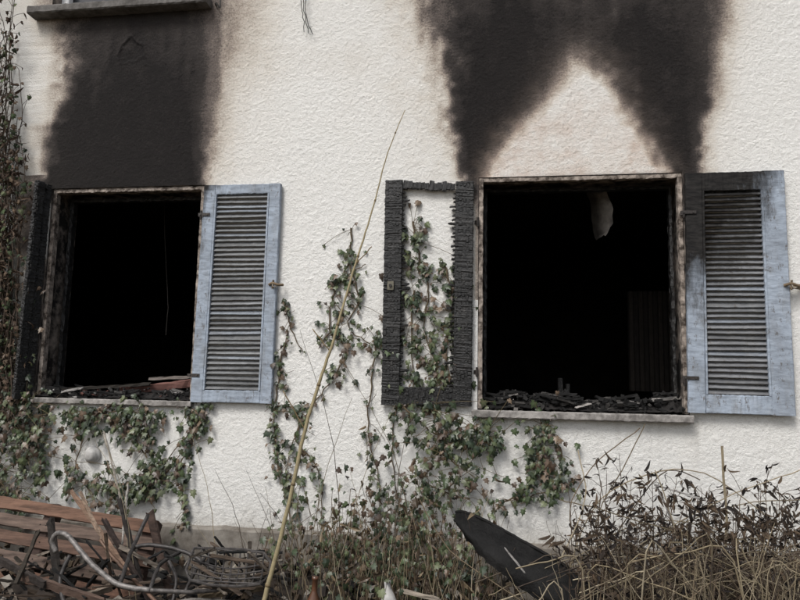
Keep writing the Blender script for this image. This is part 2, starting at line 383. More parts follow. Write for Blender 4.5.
def vn1(x): return .5+.3*math.sin(x*7.3)+.2*math.sin(x*19+1)
def rubble(name,o,n,cols,zmax,parent,bsz=1):
    mb=MB()
    for i in range(n):
        x=U(o[0]+.03,o[1]-.03); y=U(-.01,.27); k=R()
        env=zmax*(.45+.55*vn1(x))
        z=o[2]+.01+env*R()**1.2
        s=U(.010,.042)*bsz; kk=U(.6,1.3)
        col=random.choices([c for c,_ in cols],[w for _,w in cols])[0]; col=tuple(c*kk for c in col)
        if k<.30:
            a=U(-.45,.45); L=U(.05,.22); d=Vector((math.cos(a),U(-.4,.4),math.sin(a)*.6)).normalized()*L/2
            p=Vector((min(max(x,o[0]+.12),o[1]-.12),y,z)); mb.beam(p-d,p+d,U(.01,.026),U(.008,.018),segs=5,jit=.0025,col=col,endj=.01)
        else: mb.lump((x,y,z),s,col)
    N=70;vs=[];fs=[];K=6
    for i in range(N+1):
        x=o[0]+.005+(o[1]-o[0]-.01)*i/N
        for j in range(K+1):
            y=.0+.29*j/K; hgt=zmax*(.25+.55*vn1(x))*math.sin(math.pi*min(1,(j+.3)/K*1.0))*U(.6,1.2)
            vs.append((x,y,o[2]+.006+hgt))
    for i in range(N):
        for j in range(K): fs.append((i*(K+1)+j,(i+1)*(K+1)+j,(i+1)*(K+1)+j+1,i*(K+1)+j+1))
    mb.add(vs,fs,(.02,.018,.017))
    return mb.obj(name,M_deb,parent)
bk=(.012,.0115,.011)
rubble("left_rubble",OL,380,[(bk,10),((.10,.095,.09),1.5),((.42,.40,.38),.4),((.11,.05,.04),1.2)],.085,house)
rubble("right_rubble",OR,620,[(bk,10),((.06,.056,.052),2.5),((.30,.28,.26),.5)],.125,house,1.15)
mb=MB(); a=W(118,392,.10); b=W(192,383,.12)
mb.beam(a,b,.05,.02,up=(0,.9,.3),segs=14,jit=.004,col=(.24,.12,.10),endj=.02)
mb.beam(W(60,390,.06),W(150,384,.07),.02,.02,segs=14,jit=.004,col=(.03,.025,.02),endj=.02)
mb.beam(W(150,379,.14),W(190,377,.14),.012,.02,segs=8,jit=.003,col=(.22,.19,.17),endj=.01)
mb.obj("scorched_board",M_wood,house)
mb=MB(); Y0=1.5
a=W(628,292,Y0);b=W(684,392,Y0)
nr=11
for i in range(nr):
    x=a.x+(b.x-a.x)*(i+.5)/nr; mb.beam((x,Y0,b.z),(x,Y0,a.z),.042,.10,up=(0,1,0),segs=2,col=(.022,.018,.016) if i%2 else (.032,.026,.022),cham=.3)
bx(mb,a.x,b.x,Y0+.02,Y0+.04,b.z+.03,a.z-.02,(.006,.005,.005))
mb.tube([(a.x+.05,Y0+.03,b.z),(a.x+.05,Y0+.03,.46)],.012,col=(.02,.02,.02)); mb.tube([(b.x-.05,Y0+.03,b.z),(b.x-.05,Y0+.03,.46)],.012,col=(.02,.02,.02))
mb.obj("burnt_radiator",M_deb)
mb=MB(); vs=[];fs=[]
pA=[(566,176),(578,183),(587,192),(590,206),(592,224),(596,240)]; pB=[(590,174),(600,181),(607,191),(611,205),(613,222),(606,236)]
A=smooth_path([W(x,y,.42+.03*i) for i,(x,y) in enumerate(pA)],3); B=smooth_path([W(x,y,.36-.02*i) for i,(x,y) in enumerate(pB)],3)
for ii,(p,q_) in enumerate(zip(A,B)):
    for k in range(5):
        t=k/4; v=p.lerp(q_,t); v=v+Vector((0,-.04*math.sin(t*math.pi)+.02*math.sin(ii*1.1),0))+Vector((U(-1,1),U(-1,1),U(-1,1)))*.006; vs.append(v)
for i in range(len(A)-1):
    for k in range(4): fs.append((i*5+k,i*5+k+1,i*5+5+k+1,i*5+5+k))
mb.add(vs,fs,[((.26,.235,.21) if i%5>1 else (.08,.07,.065)) if R()<.7 else (.11,.10,.09) for i in range(len(vs))])
mb.tube(smooth_path([W(575,176,.4)+Vector((0,0,.35)),W(575,176,.4),W(570,178,.42)],4),.008,col=bk)
mb.tube(smooth_path([W(598,180,.38)+Vector((0,0,.35)),W(596,182,.38)],4),.006,col=bk)
mb.obj("hanging_ceiling_sheet",M_deb,smooth=True)
mb=MB(); mb.tube(smooth_path([W(164,150,.6),W(165,240,.6),W(168,300,.6),W(166,335,.6)],6,.003),.0025,col=(.05,.045,.04)); mb.obj("hanging_cable",M_deb)
mb=MB()
for i in range(26):
    p=Vector((U(-.1,1.3),U(.7,2.5),U(.5,1.1))); d=Vector((U(-1,1),U(-.4,.4),U(-.2,.9))).normalized()*U(.2,.5)
    mb.beam(p-d,p+d,U(.03,.08),U(.02,.05),segs=8,jit=.006,endj=.03)
for p in (W(560,378,.9),W(568,384,.9)): mb.beam((p.x,p.y,.46),p,.035,.03,segs=8,jit=.006)
mb.obj("charred_roof_battens",M_char)

# ------------------------------------------------------------ shutters
def louvered(name,cs,depth,sw,rails,nsl,charf,paint,slatc,seed):
    random.seed(seed)
    e=empty(name)
    bl,br,tl,tr=[W(p[0],p[1],depth) for p in cs]
    def L(u,v,y=0): return bl.lerp(br,u).lerp(tl.lerp(tr,u),v)+Vector((0,y,0))
    wd=(br-bl).length; ht=(tl-bl).length
    mbs=MB()
    uL,uR=sw; vB,vT=rails
    jt=.0014
    def beam(p0,p1,w_,t_,segs,col,jit=jt,up=(0,1,0),**k): mbs.beam(p0,p1,w_,t_,up=up,segs=segs,jit=jit,col=col,**k)
    beam(L(uL/2,0),L(uL/2,1),wd*uL,.036,60,paint); beam(L(1-uR/2,0),L(1-uR/2,1),wd*uR,.036,60,paint)
    beam(L(uL+.002,vB/2),L(1-uR-.002,vB/2),ht*vB,.033,30,paint); beam(L(uL+.002,1-vT/2),L(1-uR-.002,1-vT/2),ht*vT,.033,30,paint)
    beam(L(uL+.012,vB),L(uL+.012,1-vT),.012,.040,40,tuple(c*1.05 for c in paint),.0008); beam(L(1-uR-.012,vB),L(1-uR-.012,1-vT),.012,.040,40,tuple(c*1.05 for c in paint),.0008)
    for i in range(nsl):
        v=vB+(1-vB-vT)*(i+.5)/nsl; tl_=U(-.0015,.0015)
        a=L(uL+.02,v+tl_);b=L(1-uR-.02,v-tl_); k=U(.7,1.3)
        col=tuple(c*k for c in slatc)
        if R()<.15: col=tuple(c*.65+.35*p for c,p in zip(col,paint))
        a.y+=U(-.001,.001)
        ang=.80+U(-.08,.08)
        if R()<.05: ang+=.35
        mbs.beam(a,b,.034,.0055,up=(0,-math.sin(ang),math.cos(ang)),segs=14,jit=.0008,col=col,bend=U(-.002,.002))
    o=mbs.obj("frame_and_slats",M_paint,e)
    at=o.data.attributes.new("char",'FLOAT','POINT')
    vals=[]
    for v in o.data.vertices:
        p=v.co; vv=(p.z-bl.z)/(tl.z-bl.z); lx=bl.x+(tl.x-bl.x)*vv; rx=br.x+(tr.x-br.x)*vv; vals.append(charf((p.x-lx)/(rx-lx),vv))
    at.data.foreach_set('value',vals)
    return e,L
blue=(.365,.42,.495)
def cL(u,v):
    c=.55*math.exp(-((u)/.08)**2)*max(0,v-.25)+.38*math.exp(-((1-v)/.03)**2)*max(0,1-u*1.1)
    return min(1,c)
e1,L1=louvered("louvered_shutter",[(191,402),(272,403.5),(205.5,186),(281.5,184)],-.028,(.15,.14),(.055,.045),40,cL,blue,(.19,.195,.20),3)
def cR(u,v):
    d=(1-v)*1.45+u*.62
    c=1.12-d
    if v>.92: c=max(c,1.15-.85*u)
    if u>.80: c=min(c,max(0,(v-.80)*1.6))
    if u<.18: c=max(c,(v-.44)*2.8)
    return max(0,min(1,c))
e2,L2=louvered("louvered_shutter",[(688,412.5),(795,416),(685,174),(782.5,171)],-.035,(.165,.215),(.075,.08),38,cR,blue,(.185,.19,.20),5)
def hardware(e,L,us,vs,latch):
    mb=MB()
    for v in vs:
        mb.beam(L(us[0],v,-.022),L(us[1],v,-.022),.020,.005,up=(0,1,0),segs=3,col=(.06,.05,.045))
        for k in(.2,.8):
            p=L(us[0]+(us[1]-us[0])*k,v,-.026); mb.tube([p,p+Vector((0,-.004,0))],.005,n=8,col=(.1,.09,.08))
    mb.obj("hinge_straps",M_metal,e)
    mb=MB(); p=L(*latch,-.03)
    mb.tube(smooth_path([p+Vector((-.03,.01,0)),p+Vector((0,-.015,.006)),p+Vector((.035,-.01,-.004)),p+Vector((.06,.02,0))],4),.009,n=7,col=(.26,.19,.12))
    mb.beam(p+Vector((0,-.01,-.03)),p+Vector((.004,-.012,.028)),.012,.01,segs=3,jit=.001,col=(.2,.15,.1))
    mb.tube(smooth_path([p+Vector((0,-.02,.0)),p+Vector((.01,-.02,-.02)),p+Vector((.035,-.01,-.01))],4),.003,n=5,col=(.5,.45,.38))
    mb.obj("latch",M_wood,e)
hardware(e1,L1,(-.05,.10),(.12,.86),(.97,.53)); hardware(e2,L2,(-.06,.10),(.14,.83),(1.0,.52))
random.seed(11)
def charred(name,bl,br,tl,tr,uS,vB,vT,stub,extra=1):
    e=empty(name); mb=MB()
    def L(u,v,y=0): return bl.lerp(br,u).lerp(tl.lerp(tr,u),v)+Vector((0,y,0))
    nrm=(br-bl).cross(tl-bl).normalized()
    if nrm.dot(CAM-bl)<0: nrm=-nrm
    wd=(br-bl).length; ht=(tl-bl).length
    ux=(br-bl).normalized(); vz=(tl-bl).normalized()
    for u in (uS/2,1-uS/2):
        mb.beam(L(u,0),L(u,1),wd*uS*.95,.028,up=nrm,segs=170,jit=.0032)
    mb.beam(L(uS-.01,vB/2),L(1-uS+.01,vB/2),ht*vB*.93,.026,up=nrm,segs=40,jit=.003)
    for i in range(12):
        u0=uS+(1-2*uS)*i/12; hh=ht*vT*(U(.45,1.0)); mb.beam(L(u0,1-vT*.5+U(-.006,.004)),L(u0+(1-2*uS)/12,1-vT*.5+U(-.006,.004)),hh,.022,up=nrm,segs=3,jit=.003)
    def cush(u0,u1,v0,v1,nc,nr):
        cuts=[0]+[(k+U(-.2,.2))/nc for k in range(1,nc)]+[1]
        for a_,b_ in zip(cuts[:-1],cuts[1:]):
            v=v0
            while v<v1-.001:
                dv=U(.5,1.9)*(v1-v0)/nr; ve=min(v1,v+dv)
                if R()>.14:
                    uc=u0+(u1-u0)*((a_+b_)/2+U(-.02,.02)); hw=wd*(u1-u0)*(b_-a_)/2*U(.80,1.0)
                    tlt=U(-.25,.25)
                    for sd_ in (1,-1):
                        p=L(uc,(v+ve)/2)+nrm*(.0125*sd_)
                        mb.block(p,ux*hw+vz*(hw*tlt),vz*((ve-v)*ht*.5*U(.85,1.0)),nrm*(U(.0015,.0055)*sd_))
                v=ve
    cush(.01,uS-.005,.0,1,5,66); cush(1-uS+.005,.99,.0,1,5,66)
    cush(uS,1-uS,.003,vB,16,5)
    if stub:
        for sidex in (0,1):
            n=44
            for i in range(n):
                v=vB+(1-vB-vT)*(i+.5)/n; l_=abs(random.gauss(.003,.010))+.001
                if R()<.14: l_+=U(.01,.04)
                if sidex==0: a=L(uS-.01,v);b=L(uS-.01,v+U(-.004,.004))+ux*(l_+.012)
                else: a=L(1-uS+.01,v);b=L(1-uS+.01,v+U(-.004,.004))-ux*(l_+.012)
                mb.beam(a,b,.022,.008,up=(0,-.5,.8),segs=3,jit=.003,endj=.004)
    mb.obj("charred_frame",M_char,e)
    return e,L
e3,L3=charred("charred_shutter",*[W(x,y,-.03) for x,y in ((381,405),(472,406.5),(385,180.5),(474.5,182))],.21,.08,.045,True)
mb=MB(); p=L3(.09,.52,-.024); mb.beam(p+Vector((0,0,-.028)),p+Vector((0,0,.028)),.042,.006,up=(0,1,0),col=(.22,.20,.15)); mb.tube([p+Vector((0,-.002,0)),p+Vector((0,-.012,0))],.010,n=10,col=(.05,.045,.04)); mb.obj("lock_plate",M_metal,e3)
hx=OL[0]-.012
e4,L4=charred("charred_shutter",Vector((hx-.05,-.14,OL[2]-.01)),Vector((hx,-.015,OL[2]-.01)),Vector((hx-.002,-.15,OL[3]+.02)),Vector((hx,-.015,OL[3]+.015)),.5,.07,.05,False,.6)
mb=MB()
for (x,y) in ((684,213),(685,381),(478,222),(477,372),(201,215),(199,370)):
    p=W(x,y,-.012); mb.tube([p-Vector((0,0,.03)),p+Vector((0,0,.03))],.008,n=8,col=(.05,.04,.035)); mb.beam(p,p+Vector((-.02,.01,0)),.025,.006,up=(0,1,0),col=(.05,.04,.035))
mb.obj("shutter_hinges",M_metal,house)
mb=MB(); p=W(787,288,-.03); mb.tube(smooth_path([p+Vector((-.02,0,0)),p+Vector((.04,-.01,.004)),p+Vector((.12,.03,-.003))],4),.012,n=7,col=(.36,.29,.2)); mb.obj("shutter_peg",M_wood,house)
mb=MB(); a=W(216,4,-.06); mb.tube(smooth_path([a+Vector((-.03,.06,.03)),a+Vector((.0,0,.01)),a+Vector((.03,0,-.03)),a+Vector((.03,.0,.03))],4),.006,col=(.05,.045,.04)); mb.obj("shutter_hook",M_metal,house)
mb=MB()
for dx in (0,5,9):
    mb.tube(smooth_path([W(296+dx,-60,-.05),W(300+dx*.6,-10,-.05),W(303+dx*.3,14,-.04),W(304+dx,U(24,42),-.03)],6,.006),.0025,n=4,col=(.03,.03,.03))
mb.obj("dangling_wires",M_metal)
mb=MB(); c=W(92,455,-.02); LAMP=c.copy(); prof=[(.0,-.042),(.02,-.041),(.036,-.034),(.044,-.02),(.046,-.006),(.055,-.004),(.057,.006),(.055,.022)]
vs=[];K=24
for r0,y0 in prof:
    for j in range(K): t=2*math.pi*j/K; vs.append((c.x+r0*math.cos(t),c.y+y0,c.z+r0*math.sin(t)))
fs=[(i*K+j,i*K+(j+1)%K,(i+1)*K+(j+1)%K,(i+1)*K+j) for i in range(len(prof)-1) for j in range(K)]
mb.add(vs,fs); mb.obj("round_wall_lamp",M_white,smooth=True)

# ------------------------------------------------------------ ground
mb=MB()
gx=np.concatenate([np.linspace(-60,-5,12),np.linspace(-4.6,4,130),np.linspace(5,60,12)]); gy=np.concatenate([np.linspace(-60,-5,12),np.linspace(-4.5,.0,70)])
def gh(x,y):
    b=.22*math.exp(-((y+.3)/.9)**2); return b+.04*math.sin(x*3.1+y*2)+.03*math.sin(x*7.7-y*5)+(U(-.015,.015) if abs(x)<5 and y>-5 else 0)
GXN=len(gx)
vs=[(x,y,gh(x,y) if y>-4.4 and -4.7<x<4.1 else 0) for y in gy for x in gx]
fs=[(j*GXN+i,j*GXN+i+1,(j+1)*GXN+i+1,(j+1)*GXN+i) for j in range(len(gy)-1) for i in range(GXN-1)]
mb.add(vs,fs); mb.obj("ground",M_soil,smooth=True)
mb=MB(); mb.add([(-60,.0,-.02),(60,0,-.02),(60,70,-.02),(-60,70,-.02)],[(0,1,2,3)]); mb.obj("ground",M_soil)

# ------------------------------------------------------------ plants
OUT=[(0,0),(.20,-.14),(.50,.06),(.33,.27),(.46,.52),(.2,.58),(0,1.0),(-.2,.58),(-.46,.52),(-.33,.27),(-.50,.06),(-.20,-.14)]
def leaf(mb,p,s,nrm,down,col,curl=.2):
    nrm=nrm.normalized(); d=(down-nrm*down.dot(nrm)).normalized(); x=d.cross(nrm)
    sxx=U(.75,1.1)
    vs=[p+d*(.35*s)+nrm*(.04*s)]
    for (a,b) in OUT: vs.append(p+x*(a*s*sxx)+d*(b*s)-nrm*(curl*s*(abs(a)*.8+max(0,b-.4)*.8)))
    fs=[(0,i,i%12+1) for i in range(1,13)]
    dk=tuple(c*.75 for c in col); lt=tuple(c*1.3+.005 for c in col)
    mb.add(vs,fs,[lt]+[col if i%2 else dk for i in range(12)])
def shred(mb,p,s,col):
    """shrivelled narrow dead leaf, curled along its length"""
    d=Vector((U(-1,1),U(-1,1),U(-1.4,.4))).normalized(); x=d.cross(Vector((U(-1,1),U(-1,1),U(-1,1)))).normalized(); n_=x.cross(d)
    vs=[];K=4; cu=U(.3,1.1)
    for i in range(K+1):
        t=i/K; w_=s*.16*math.sin(math.pi*(.12+.85*t))+.0006; c=p+d*(s*t)-n_*(cu*s*t*t)
        vs+=[c-x*w_+n_*(w_*.7),c,c+x*w_+n_*(w_*.7)]
    fs=[]
    for i in range(K): fs+=[(i*3,i*3+1,i*3+4,i*3+3),(i*3+1,i*3+2,i*3+5,i*3+4)]
    mb.add(vs,fs,col)
G=[(.042,.062,.028),(.058,.082,.035),(.030,.045,.024),(.080,.098,.045),(.11,.125,.065)]
BR=[(.11,.075,.05),(.075,.05,.034),(.14,.10,.065)]
def lcol(br=.18):
    c=random.choice(BR) if R()<br else random.choice(G); k=U(.6,1.35); return tuple(v*k for v in c)
def ivy(name,strands,DENS=1.0):
    ml=MB();ms=MB()
    for (pts,spread,dens,br,yo,sz) in strands:
        P=[W(x,y,-yo*U(.6,1.1)-.012) for x,y in pts]
        path=smooth_path(P,7,.007)
        sp=spread*.0063
        r0=.006
        ms.tube(path,[r0*(1-.6*i/len(path)) for i in range(len(path))],n=5,col=(.12,.09,.055))
        L=sum((path[i+1]-path[i]).length for i in range(len(path)-1))
        n=int(L*dens*DENS)
        cl=[R() for _ in range(max(2,int(L*9)))]
        for k in range(n):
            t=random.choices(range(len(cl)),[c**1.3+.08 for c in cl])[0]; t=(t+R())/len(cl)*(len(path)-1); i=min(int(t),len(path)-2); b=path[i].lerp(path[i+1],t-i)
            wide=1.0 if R()<.8 else 2.0
            off=Vector((random.gauss(0,sp*wide),-abs(random.gauss(0,.014+yo*.35)),random.gauss(0,sp*.8*wide)))
            q_=b+off
            q_.y=min(q_.y,-.014)
            if (q_-LAMP).length<.105: continue
            if k%2==0: ms.tube([b,b.lerp(q_,.5)+Vector((0,-.006,.01)),q_],.0016,n=4,col=(.14,.11,.06))
            s=sz*U(.40,1.15)
            leaf(ml,q_,s,Vector((U(-.8,.8),-1,U(-.25,.9))),Vector((U(-.9,.9),U(-.3,.3),-1)),lcol(br+.06),U(.05,.55))
        for k in range(int(L*9)):
            b=random.choice(path); d=Vector((U(-1,1),U(-.25,0),U(-.8,.8))); ln=U(.04,.17)
            ms.tube(smooth_path([b,b+d*ln*.5+Vector((0,-.003,U(-.02,.02))),b+d*ln],3,.002),.0016,n=4,col=(.13,.10,.07))
    e=empty(name); ml.obj("leaves",M_leaf,e); ms.obj("vines",M_stem,e); return e
random.seed(21)
ivy("ivy",[
 ([(352,228),(349,262),(334,292),(330,330),(346,352),(328,385),(303,420),(287,470),(292,530),(300,590)],7,75,.15,.0,.047),
 ([(330,286),(345,276),(366,264)],3,75,.1,.0,.042),
 ([(349,262),(358,300),(348,325),(372,345),(392,350)],6,80,.15,.0,.047),
 ([(320,345),(332,330),(345,312)],5,80,.1,.0,.045),
 ([(378,330),(372,380),(368,430),(378,480),(382,560)],4,50,.2,.0,.042),
 ([(392,350),(396,400),(392,450),(400,520)],4,40,.2,.0,.042),
 ([(412,222),(420,258),(428,290),(424,330),(436,368),(430,405)],9,190,.15,.0,.050),
 ([(444,262),(452,300),(446,345),(450,385)],7,140,.15,.0,.050),
 ([(414,290),(411,340),(414,385)],6,120,.15,.0,.048),
 ([(405,408),(440,436),(486,430),(470,450)],12,230,.1,.03,.054),
 ([(430,400),(443,450),(462,475),(425,500),(400,520)],14,200,.12,.04,.054),
 ([(540,422),(556,440),(563,470),(549,490),(520,498),(488,503)],8,170,.12,.02,.052),
 ([(548,424),(538,450),(545,470)],7,120,.12,.02,.052),
 ([(500,505),(535,480),(530,455),(545,425)],6,80,.12,.02,.050),
 ([(470,500),(440,490),(420,478)],10,160,.12,.03,.05),
 ([(288,330),(278,380),(274,430),(280,485)],4,80,.2,.0,.044),
 ([(284,300),(290,325),(302,352)],3,50,.2,.0,.044),
 ([(275,405),(300,412),(296,440),(318,470),(322,520)],5,70,.2,.0,.047)])
ivy("ivy",[
 ([(75,410),(84,435),(76,470),(98,500)],9,190,.15,.02,.055),
 ([(88,412),(118,420),(142,450),(152,476),(122,505)],10,200,.15,.02,.055),
 ([(80,412),(110,412),(150,414),(140,432)],8,170,.15,.02,.055),
 ([(185,408),(203,415),(192,440),(180,470),(186,520),(178,560)],6,120,.2,.01,.052),
 ([(205,408),(195,425),(162,468)],4,80,.2,.0,.050),
 ([(152,476),(165,474),(180,455)],5,100,.2,.0,.050),
 ([(100,478),(130,490),(150,492)],9,170,.2,.03,.055)],1.1)
ivy("ivy",[
 ([(28,402),(10,420),(30,450),(12,490),(25,500)],14,330,.2,.05,.054),
 ([(0,400),(-20,440),(0,490)],16,300,.2,.05,.054),
 ([(45,408),(38,440),(44,480)],6,140,.2,.02,.052),
 ([(10,280),(4,330),(12,360),(6,400)],9,260,.4,.04,.05)],1.1)
def climber():
    random.seed(31); ms=MB();ml=MB()
    for k in range(30):
        x=U(-24,14); pts=[];y=U(420,330)
        top=U(-40,160)
        while y>top: pts.append(W(x,y,-U(.03,.14))); x+=U(-8,8)-(.14*(x-3)); y-=U(22,50)
        path=smooth_path(pts,5,.004); ms.tube(path,[.006*(1-.6*i/len(path))*U(.9,1.1) for i in range(len(path))],n=5,col=(.07,.05,.035))
        for j in range(44):
            b=random.choice(path); d=Vector((U(-.5,.95),U(-.5,0),U(-.6,.9))); ln=U(.04,.15)
            tp=b+d*ln; ms.tube([b,b+d*ln*.5+Vector((0,0,.01)),tp],.0018,n=4,col=(.08,.055,.04))
            if R()<.6: leaf(ml,tp,U(.02,.048),Vector((U(-.8,.8),-1,U(-.6,.9))),Vector((U(-1,1),0,-1)),lcol(.5),U(.2,.7))
            else: shred(ml,tp,U(.03,.06),(.09,.06,.04))
    e=empty("climbing_shrub"); ms.obj("branches",M_stem,e); ml.obj("leaves",M_dead,e)
climber()

def stalk(ms,base,tip,bow,r0,r1,col,sub=7,wob=.004,n=5):
    base=Vector(base);tip=Vector(tip); mid=base.lerp(tip,.55)+Vector(bow)
    p=smooth_path([base,mid,tip],sub,wob); N=len(p)
    ms.tube(p,[r0+(r1-r0)*i/(N-1) for i in range(N)],n=n,col=col); return p
random.seed(41); mb=MB()
pts=[(258,625,-.95),(268,585,-.93),(285,520,-.90),(305,430,-.84),(322,375,-.8),(335,335,-.77),(350,282,-.7),(363,240,-.64),(375,200,-.58),(388,152,-.52),(405,110,-.46)]
path=smooth_path([W(*p) for p in pts],5,.0022); b0=path[0]; path=[Vector((b0.x-.03,b0.y,.1))]+path
N=len(path); mb.tube(path,[.0145-.0122*(i/(N-1))**.8 for i in range(N)],n=8,col=(.33,.275,.16))
for i in range(6,N-2,7): mb.tube([path[i]-(path[i+1]-path[i]).normalized()*.006,path[i]+(path[i+1]-path[i]).normalized()*.006],.0158-.0122*(i/(N-1)),n=8,col=(.2,.15,.08))
for (i,d) in ((24,Vector((-.1,.0,.12))),(33,Vector((.09,0,.1))),(16,Vector((-.12,-.02,.2)))): mb.tube(smooth_path([path[i],path[i]+d*.5,path[i]+d],3,.003),.003,n=5,col=(.22,.16,.08))
mb.obj("tall_cane",M_stem,smooth=True)

STR=[(.32,.265,.175),(.24,.195,.125),(.40,.34,.24),(.17,.13,.085),(.11,.085,.06),(.08,.06,.045)]
def sc(): 
    c=random.choice(STR);k=U(.65,1.2); return tuple(v*k for v in c)
random.seed(51); ms=MB(); ml=MB()
for i in range(560):
    y=U(-1.35,-.12); xp=U(570,850); b=W(xp,600,y)
    base=Vector((b.x+U(-.1,.1),y,.12)); zb=b.z
    hm=.05+.24*min(1,max(0,(xp-570)/120))
    tip=Vector((base.x+random.gauss(-.02,.22),y+U(-.15,.12),zb+hm*U(.1,1.15)))
    if R()<.35:
        s1=Vector((base.x+U(-.15,.15),y,zb+U(.03,.24)*.9)); s2=s1+Vector((random.choice([-1,1])*U(.12,.5),U(-.1,.1),-U(.02,.22)))
        ms.tube(smooth_path([base,s1,s1.lerp(s2,.5)+Vector((0,0,.03)),s2],4,.004),U(.0015,.0034),n=4,col=sc())
    else: stalk(ms,base,tip,(U(-.06,.06),U(-.04,.04),U(0,.10)),U(.0014,.0038),.0008,sc(),n=4)
DK=[(.035,.026,.02),(.06,.042,.028),(.10,.07,.045),(.025,.02,.018)]
def dead_weed(x,y,ztop,lean=.08):
    base=Vector((x+U(-.1,.1),y,.1)); tip=Vector((x+U(-lean,lean)*1.3,y+U(-.05,.05),ztop))
    p=stalk(ms,base,tip,(U(-.06,.06),0,0),.0036,.0013,random.choice([(.08,.055,.038),(.14,.10,.065)]),sub=9)
    for j in range(random.randint(9,20)):
        k=int(len(p)*U(.3,.99)); b=p[min(k,len(p)-1)]; d=Vector((U(-1,1),U(-1,.6),U(-.1,1))).normalized(); ln=U(.02,.13)
        e_=b+d*ln; ms.tube([b,b+d*ln*.5+Vector((0,0,.01)),e_],.0012,n=4,col=(.08,.058,.04))
        for q_ in range(random.randint(1,4)): shred(ml,e_+Vector((U(-.01,.01),U(-.01,.01),U(-.015,.015))),U(.02,.05),random.choice(DK))
for i in range(105):
    y=U(-1.15,-.15); xp=U(580,815); b=W(xp,600,y)
    zt=W(xp,random.gauss(530,24) if R()<.80 else U(468,508),y).z; dead_weed(b.x,y,zt)
for (xp,yt) in ((643,470),(598,462),(612,455),(665,478),(758,485),(790,492),(700,488),(630,480)):
    b=W(xp,600,-.5); dead_weed(b.x,-.5,W(xp,yt,-.5).z)
e=empty("dead_weeds"); ms.obj("stalks",M_stem,e); ml.obj("dry_leaves",M_dead,e)
random.seed(55); mb=MB()
for pts in ([(588,560),(600,510),(622,470),(645,424)],[(600,600),(570,520),(590,470),(640,428)],[(560,600),(600,500),(690,470),(770,520),(800,560)],[(600,560),(660,475),(700,480)],
            [(726,600),(726,520),(722,446)],[(690,600),(672,520),(655,470)],[(520,600),(450,550),(420,500)],[(640,545),(720,500),(800,470)],[(560,500),(620,515),(760,560)],
            [(610,600),(650,540),(740,505),(810,500)],[(800,600),(740,540),(660,520),(600,540)],[(560,560),(585,500),(578,450)]):
    yq=-U(.3,.9); c=sc(); mb.tube(smooth_path([W(x,y,yq) for x,y in pts],6,.003),[.0030 if (pts[0][0]!=726) else .006]*(6*(len(pts)-1)+1),n=5,col=c)
mb.obj("bramble_canes",M_stem)
random.seed(61); ms=MB(); ml=MB()
for i in range(260):
    y=U(-.9,-.1); xp=U(235,600) if R()<.5 else U(270,500); b=W(xp,600,y)
    tip=W(xp+random.gauss(0,28),random.gauss(540,30),y+U(-.1,.1))
    stalk(ms,Vector((b.x,y,.1)),tip,(U(-.05,.05),0,U(0,.08)),U(.0015,.003),.0008,sc(),n=4)
for (p0,p1,b) in (((300,600),(352,398),-.02),((345,590),(300,330),.05),((420,590),(340,360),.08),((395,580),(415,400),-.03),((250,600),(215,470),.03),((225,540),(190,430),.02),((330,590),(395,405),-.02),((140,545),(100,430),.03),((310,600),(278,470),0),((445,590),(480,500),0),((130,600),(95,440),.05)):
    y=-U(.3,.7); a=W(*p0,y);c=W(*p1,y); a.z=min(a.z,.3); stalk(ms,a,c,(b*1.5,0,.04),.0028,.0009,sc(),n=4)
for i in range(1900):
    y=-abs(random.gauss(.05,.3))-.03; xp=random.gauss(385,62); yp=min(606,598-abs(random.gauss(0,46)))
    if xp<262 or xp>500: continue
    p=W(xp,yp,y)
    if p.z<.12: continue
    if R()<.3: shred(ml,p,U(.03,.07),random.choice([(.12,.08,.05),(.2,.15,.09),(.07,.05,.03)]))
    else: leaf(ml,p,U(.018,.050),Vector((U(-.9,.9),-1,U(-.4,1.2))),Vector((U(-1,1),U(-.6,.6),-1)),lcol(.25),U(.1,.6))
    if i%2==0: ms.tube([p,p+Vector((U(-.06,.06),U(-.02,.06),-U(.08,.25)))],.0016,n=4,col=(.12,.085,.05))
e=empty("undergrowth"); ms.obj("stems",M_stem,e); ml.obj("leaves",M_leaf,e)

# ------------------------------------------------------------ debris, left
random.seed(71)
e=empty("wooden_pallet"); mb=MB()
p0=W(-55,485,-.22); pR=W(168,522,-.22)
ax=(pR-p0).normalized(); wdt=(pR-p0).length; dn=Vector((.03,-.52,-.80)).normalized()
nrm=ax.cross(dn).normalized()
redw=[(.20,.11,.075),(.15,.09,.065),(.22,.125,.085),(.11,.072,.056),(.17,.12,.095)]
for i in range(7):
    s=.045+.103*i; a=p0+dn*s; k=random.choice(redw)
    a2=a+ax*U(-.01,.02)+dn*U(-.008,.008); b2=a+ax*(wdt+U(-.10,.02))+nrm*U(-.014,.014)+dn*U(-.014,.014)
    mb.beam(a2,b2,.072,.018,up=nrm,segs=34,jit=.003,col=k,endj=.02)
for t in (.08,.5,.93):
    a=p0+ax*(wdt*t)
    back=nrm*( .055 if nrm.y>0 else -.055)
    mb.beam(a+back,a+dn*.74+back,.08,.085,up=nrm,segs=10,jit=.002,col=(.08,.05,.04))
    for i in range(7):
        for dx in (-.02,.02):
            c=a+ax*dx+dn*(.045+.103*i)-nrm*(.010 if nrm.y>0 else -.010); mb.tube([c,c-nrm*(.002 if nrm.y>0 else -.002)],.004,n=6,col=(.03,.025,.02))
mb.obj("planks",M_wood,e)
mb=MB()
def plank(p,q_,w_,t_,col,jit=.003): mb.beam(W(*p),W(*q_),w_,t_,up=(0,1,.3),segs=18,jit=jit,col=col,endj=.015)
plank((72,492,-.45),(128,572,-.75),.026,.016,(.31,.20,.14)); plank((80,492,-.5),(112,560,-.7),.014,.014,(.36,.26,.19))
